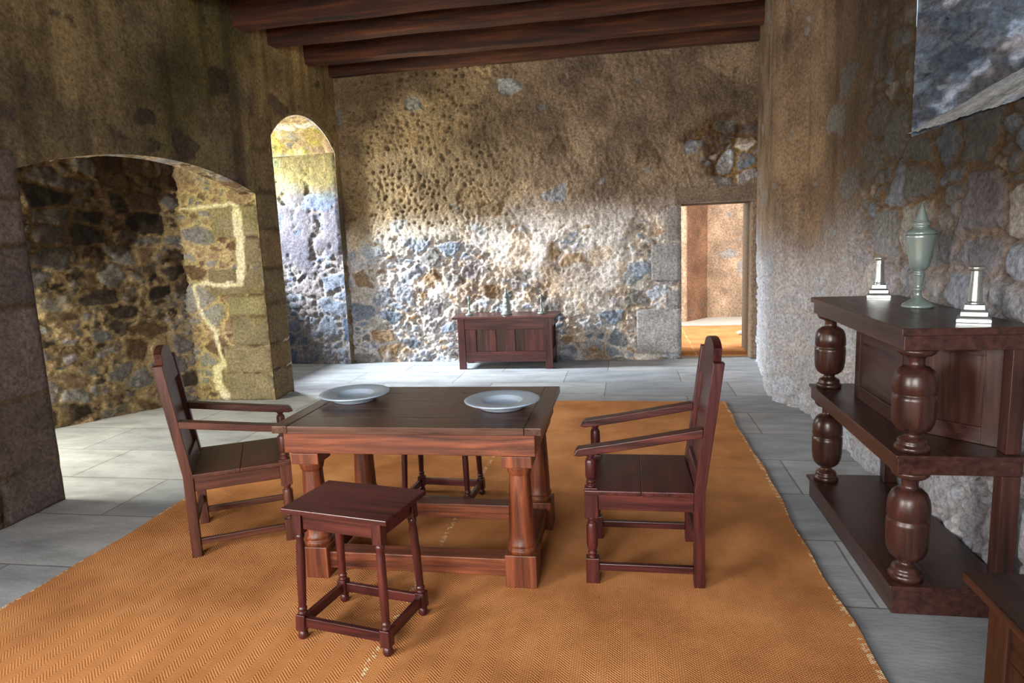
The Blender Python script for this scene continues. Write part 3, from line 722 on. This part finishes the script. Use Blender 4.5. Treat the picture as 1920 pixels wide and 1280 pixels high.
# ================================================================== ARMCHAIRS (local +x = forward)
def make_chair(label, wood):
    t = thing('armchair', label, 'chair', (0, 0, 0), 0, 'wainscot armchairs at the table ends')
    hw = .245                                  # half width to outer leg faces
    lg = .046
    z00 = .0145
    FX = .243                                  # front leg outer face
    lf = .058
    BX = -.265                                 # back leg outer face at the foot
    def backx(z): return BX if z < .44 else BX - (z - .44) * .135
    for s in (-1, 1):
        y0, y1 = (hw - lg, hw) if s > 0 else (-hw, -hw + lg)
        bm = bmesh.new()
        pts = [(BX, z00), (BX + lg, z00), (BX + lg, .44), (backx(1.0) + lg, 1.0), (backx(1.0), 1.0), (BX, .44)]
        prism(bm, pts, 1, y0, y1); obj('back_leg', bm, None, t, .003, wood=wood)
        bm = bmesh.new(); cx, cy = FX - lf / 2, (y0 + y1) / 2
        box(bm, FX - lf, FX, y0, y1, z00, .130); box(bm, FX - lf, FX, y0, y1, .318, .455)
        lathe(bm, [(.019, .129), (.021, .136), (.015, .141), (.020, .147), (.021, .156), (.015, .162), (.022, .172), (.0245, .19), (.0245, .275), (.021, .291), (.013, .297), (.015, .302), (.022, .314), (.022, .319)], cx, cy, 20)
        lathe(bm, [(.021, .454), (.022, .464), (.014, .470), (.019, .476), (.020, .484), (.014, .490), (.021, .496), (.0235, .505), (.0235, .570), (.019, .583), (.012, .588), (.018, .594), (.020, .602)], cx, cy, 20)
        obj('front_leg', bm, None, t, .002, wood=wood)
        # arm: from the back post forward and down with a drooping end
        bm = bmesh.new(); a0, a1 = (y0 - .006, y1 + .004) if s > 0 else (y0 - .004, y1 + .006)
        xb = backx(.71) + lg + .0
        prism(bm, [(xb, .686), (.10, .622), (.215, .603), (.262, .597), (.286, .601), (.272, .626), (.262, .632), (.10, .658), (xb, .722)], 1, a0, a1)
        obj('arm', bm, None, t, .004, wood=wood)
        # side rail and stretcher
        obj('seat_rail', B((BX + lg, FX - lf, min(s * (hw - .008), s * (hw - .034)), max(s * (hw - .008), s * (hw - .034)), .355, .424)), None, t, .003, wood=wood)
        obj('stretcher', B((BX + lg, FX - lf, min(s * (hw - .010), s * (hw - .034)), max(s * (hw - .010), s * (hw - .034)), .072, .104)), None, t, .003, wood=wood)
    obj('seat_rail', B((FX - .040, FX - .012, -hw + lg, hw - lg, .355, .424)), None, t, .003, wood=wood)
    obj('seat_rail', B((BX + .012, BX + .038, -hw + lg, hw - lg, .355, .424)), None, t, .003, wood=wood)
    obj('stretcher', B((BX + .012, BX + .034, -hw + lg, hw - lg, .150, .185)), None, t, .003, wood=wood)
    # seat boards
    bm = B((.0, FX - .002, -hw - .004, hw + .004, .4245, .446), (BX + lg - .001, -.0004, -hw - .004, hw + .004, .4245, .446))
    obj('seat', bm, None, t, .004, wood=wood)
    # back: framed panel leaning with the posts and an arched crest
    def bx(z, off): return backx(z) + off
    def slab(name, y0, y1, z0, z1, o0, o1):
        bm = bmesh.new()
        hexa(bm, [(bx(z0, o0), y0, z0), (bx(z0, o1), y0, z0), (bx(z0, o1), y1, z0), (bx(z0, o0), y1, z0)], [(bx(z1, o0), y0, z1), (bx(z1, o1), y0, z1), (bx(z1, o1), y1, z1), (bx(z1, o0), y1, z1)])
        return obj(name, bm, None, t, .003, wood=wood)
    w_ = hw - lg
    slab('back_panel', -w_, w_, .50, .93, .014, .024)
    slab('back_rail', -w_, w_, .446, .51, .006, .040)
    # crest with ogee shoulders
    bm = bmesh.new(); pts = []
    n = 30
    for i in range(n + 1):
        u = -1 + 2 * i / n; au = abs(u)
        if au > .82: zz = .985 + .012 * (1 - au) / .18
        else: zz = .997 + .022 * (1 - ss(.74, .82, np.array(au)).item()) + .052 * math.sqrt(max(0, 1 - (au / .84) ** 2))
        pts.append((u * w_, zz))
    low = [(w_, .885), (-w_, .885)]
    A = [bm.verts.new((bx(z, .004), y, z)) for y, z in pts + low]; B2 = [bm.verts.new((bx(z, .040), y, z)) for y, z in pts + low]
    bm.faces.new(A); bm.faces.new(B2[::-1]); k = len(A)
    for i in range(k): bm.faces.new((A[i], A[(i + 1) % k], B2[(i + 1) % k], B2[i]))
    bmesh.ops.recalc_face_normals(bm, faces=bm.faces[:])
    obj('crest_rail', bm, None, t, .003, wood=wood)
    return t
c1 = make_chair('dark red oak armchair at the right end of the table', 'red_oak')
c1.location = (.043, 2.992, 0); c1.rotation_euler = (0, 0, PI)
c2 = make_chair('brown oak armchair at the left end of the table', 'chair_brown')
c2.location = (-2.068, 3.147, 0); c2.rotation_euler = (0, 0, math.radians(30))

# ================================================================== CHESTS (local +y = back, front faces -y)
def make_chest(label, W1='red_oak', W2='sideboard_oak'):
    t = thing('coffer_chest', label, 'chest', (0, 0, 0), 0, 'panelled oak coffers')
    hw, hd = .566, .22; H = .61
    obj('lid', B((-hw - .055, hw + .055, -hd - .04, hd + .02, H, H + .024)), None, t, .004, wood=W1)
    sw = .085
    for sx in (-1, 1):
        for sy in (-1, 1):
            bm = B((min(sx * hw, sx * (hw - sw)), max(sx * hw, sx * (hw - sw)), min(sy * hd, sy * (hd - .04)), max(sy * hd, sy * (hd - .04)), .0005, H - .0005))
            obj('leg', bm, None, t, .003, wood=W1)
    for sy in (-1, 1):
        y0, y1 = sorted((sy * (hd - .008), sy * (hd - .034)))
        obj('top_rail', B((-hw + sw, hw - sw, y0, y1, .478, H - .0005)), None, t, .003, wood=W1)
        obj('bottom_rail', B((-hw + sw, hw - sw, y0, y1, .088, .215)), None, t, .003, wood=W1)
        edges = [-.481, -.385, -.285, -.195, -.09, .0, .1, .481]
        for a, b in ((-.481, -.345), (-.225, -.105), (.015, .125), (.245, .481)):
            obj('muntin', B((a, b, y0, y1, .2155, .4775)), None, t, .003, wood=W1)
        y2, y3 = sorted((sy * (hd - .026), sy * (hd - .040)))
        for a, b in ((-.345, -.225), (-.105, .015), (.125, .245)):
            obj('panel', B((a, b, y2, y3, .2155, .4775)), None, t, .0, wood=W2)
    for sx in (-1, 1):
        x0, x1 = sorted((sx * (hw - .006), sx * (hw - .030)))
        for q0, q1 in ((.478, H - .0005), (.088, .215)): obj('side_rail', B((x0, x1, -hd + .04, hd - .04, q0, q1)), None, t, .003, wood=W1)
        x0, x1 = sorted((sx * (hw - .022), sx * (hw - .034)))
        obj('side_panel', B((x0, x1, -hd + .04, hd - .04, .2155, .4775)), None, t, 0, wood=W2)
    obj('chest_floor', B((-hw + .04, hw - .04, -hd + .04, hd - .04, .12, .14)), None, t, 0, wood=W1)
    return t
ch = make_chest('dark red panelled coffer chest against the back wall with pewter on its lid')
ch.location = (-1.447, 7.85, 0)
ch2 = make_chest('very dark coffer chest cut off at the bottom right corner of the photo', 'coffer_oak', 'coffer_oak')
ch2.location = (1.105, 1.16, 0); ch2.rotation_euler = (0, 0, -PI / 2)

# pewter on the far chest
def far_stick(x, y, label):
    bm = bmesh.new()
    lathe(bm, [(.050, 0), (.052, .008), (.046, .016), (.022, .026), (.014, .036), (.011, .05), (.010, .13), (.016, .137), (.010, .144), (.010, .19), (.018, .20), (.020, .215), (.017, .23)], n=24)
    o = obj('candlestick', bm, M['pewter_dull']); o.location = (x, y, .6345); tag(o, label, 'candlestick', 'pewter candlesticks on the far chest')
far_stick(-1.905, 7.83, 'slim pewter candlestick on the left end of the far chest')
far_stick(-1.020, 7.83, 'slim pewter candlestick on the right end of the far chest')
fg = thing('flagon', 'lidded bell shaped pewter flagon in the middle of the far chest', 'flagon', (-1.445, 7.83, .6345))
bm = bmesh.new(); lathe(bm, [(.066, 0), (.068, .01), (.058, .02), (.050, .035), (.048, .10), (.052, .125), (.045, .135), (.042, .15), (.036, .19), (.034, .21)], n=28)
obj('body', bm, M['pewter_dull'], fg)
bm = bmesh.new(); lathe(bm, [(.037, .2105), (.038, .22), (.026, .24), (.012, .262), (.010, .272), (.015, .285), (.012, .30), (.003, .315)], n=24)
obj('lid', bm, M['pewter_dull'], fg)

# ================================================================== SIDEBOARD (court cupboard)
S = thing('court_cupboard', 'tall dark oak court cupboard on bulbous turned posts against the right wall', 'cupboard', (1.0, 3.265, 0))
HL = .625; DP = .44; wd = 'sideboard_oak'
bm = B((-.004, DP, -HL - .004, HL + .004, 1.118, 1.146)); obj('top_board', bm, None, S, .003, wood=wd)
obj('frieze', B((.010, DP, -HL + .010, HL - .010, 1.060, 1.1175)), None, S, .003, wood=wd)
obj('shelf', B((-.002, DP, -HL - .002, HL + .002, .640, .657)), None, S, .003, wood=wd)
obj('shelf_apron', B((.008, DP, -HL + .008, HL - .008, .578, .6395)), None, S, .003, wood=wd)
obj('bottom_shelf', B((-.002, DP, -HL - .002, HL + .002, .106, .124)), None, S, .003, wood=wd)
obj('plinth', B((.012, DP, -HL + .012, HL - .012, .0005, .1055)), None, S, .003, wood=wd)
def bulb(z0, z1):
    h = z1 - z0; k = h / .403
    pr = [(.062, 0), (.064, .014), (.058, .022), (.052, .026), (.054, .034), (.050, .044), (.036, .052), (.028, .058), (.028, .070), (.046, .075), (.062, .088), (.073, .112), (.077, .145), (.078, .205), (.0775, .220), (.073, .224), (.073, .231), (.0775, .235), (.077, .268), (.073, .296), (.063, .318), (.046, .332), (.032, .336), (.030, .346), (.030, .366), (.036, .372), (.056, .378), (.066, .388), (.070, .4025)]
    return [(r, z0 + z * k) for r, z in pr]
for (zz0, zz1) in ((.6575, 1.0595), (.1245, .5775)):
    for yy in (-HL + .078, HL - .078):
        bm = bmesh.new(); lathe(bm, bulb(zz0, zz1), .082, yy, 40)
        obj('turned_post', bm, None, S, 0, wood=wd)
for yy in (-HL + .03, HL - .09): obj('back_post', B((DP - .07, DP - .005, yy - .022, yy + .038, .1245, .5775)), None, S, .003, wood=wd)
# canted body: plan outline
P1, P2, P3, P4 = (.145, .335), (.145, -.245), (.435, -.575), (.435, .60)
def cant_wall(a, b, nm):
    """framed panel standing on plan line a->b: stiles, rails and a recessed panel"""
    ax_, ay_ = a; bx_, by_ = b; L_ = math.hypot(bx_ - ax_, by_ - ay_); tx, ty = (bx_ - ax_) / L_, (by_ - ay_) / L_; nx, ny = ty, -tx
    def blk(bm, s0, s1, z0, z1, d0, d1):
        q = [(ax_ + tx * s0 - nx * d0, ay_ + ty * s0 - ny * d0), (ax_ + tx * s1 - nx * d0, ay_ + ty * s1 - ny * d0), (ax_ + tx * s1 - nx * d1, ay_ + ty * s1 - ny * d1), (ax_ + tx * s0 - nx * d1, ay_ + ty * s0 - ny * d1)]
        hexa(bm, [(x, y, z0) for x, y in q], [(x, y, z1) for x, y in q]); bmesh.ops.recalc_face_normals(bm, faces=bm.faces[:])
    st_ = .062
    for q0 in (0, L_ - st_): bm = bmesh.new(); blk(bm, q0, q0 + st_, .6575, 1.0595, 0, .022); obj('stile', bm, None, S, .002, wood=wd)
    for q0, q1 in ((.6575, .725), (1.010, 1.0595)): bm = bmesh.new(); blk(bm, st_, L_ - st_, q0, q1, 0, .020); obj('rail', bm, None, S, .002, wood=wd)
    bm = bmesh.new(); blk(bm, st_, L_ - st_, .7255, 1.0095, .010, .018); obj(nm, bm, None, S, 0, wood=wd)
cant_wall(P2, P1, 'front_panel') if False else None
cant_wall(P1, P2, 'front_panel')
cant_wall((.150, -.250), (.400, -.515), 'side_panel')
cant_wall((.400, .595), (.150, .345), 'side_panel')
obj('corner_post', B((.385, .437, -.60, -.535, .6575, 1.0595)), None, S, .003, wood=wd)

# pewter on the sideboard
def stick(x, y, rz, label):
    bm = bmesh.new()
    z = 0
    for (h, a, b) in ((.014, .056, .056), (.010, .054, .046), (.016, .044, .044), (.008, .042, .034), (.018, .034, .032)):
        hexa(bm, [(-a, -a, z), (a, -a, z), (a, a, z), (-a, a, z)], [(-b, -b, z + h), (b, -b, z + h), (b, b, z + h), (-b, b, z + h)]); z += h
    lathe(bm, [(.029, z), (.029, z + .008), (.024, z + .012), (.0235, z + .03), (.018, z + .125), (.0175, z + .128), (.026, z + .132), (.028, z + .141), (.026, z + .144), (.013, z + .144), (.013, z + .13)], n=32)
    o = obj('candlestick', bm, M['pewter'], None, .0015); o.location = (x, y, 1.1465); o.rotation_euler = (0, 0, rz)
    tag(o, label, 'candlestick', 'column candlesticks on the cupboard')
stick(1.310, 2.80, -.44, 'bright column candlestick with square stepped foot on the near end of the cupboard')
stick(1.312, 3.80, -.33, 'column candlestick on the far end of the cupboard top')
U = thing('lidded_cup', 'tall grey covered cup with pointed lid between two candlesticks', 'cup', (1.31, 3.31, 1.1465))
bm = bmesh.new(); lathe(bm, [(.064, 0), (.066, .006), (.064, .012), (.040, .030), (.018, .046), (.013, .056), (.013, .074), (.020, .080), (.020, .086), (.013, .090), (.014, .10), (.020, .130), (.024, .150), (.025, .154), (.020, .158), (.020, .166), (.030, .172), (.040, .190), (.046, .225), (.054, .275), (.062, .315), (.064, .325), (.060, .330)], n=40); obj('bowl', bm, M['pewter_dull'], U)
bm = bmesh.new(); lathe(bm, [(.062, .3305), (.064, .336), (.058, .345), (.044, .356), (.030, .362), (.030, .368), (.038, .374), (.038, .380), (.026, .388), (.024, .398), (.020, .412), (.010, .442), (.003, .468)], n=40); obj('lid', bm, M['pewter_dull'], U)

# loose stones by the doorway
for i, (x, y, r) in enumerate([(1.60, 9.98, .05), (1.68, 9.92, .04), (1.66, 10.03, .045)]):
    bm = bmesh.new(); bmesh.ops.create_icosphere(bm, subdivisions=2, radius=r)
    for v in bm.verts: v.co *= 1 + .25 * (random.random() - .5); v.co.z *= .65
    o = obj('loose_stone', bm, M['pale_stone']); o.location = (x, y, .014 + r * .6); tag(o, 'small pale rubble stone on the mat beyond the doorway', 'stone', 'rubble stones beyond the doorway')
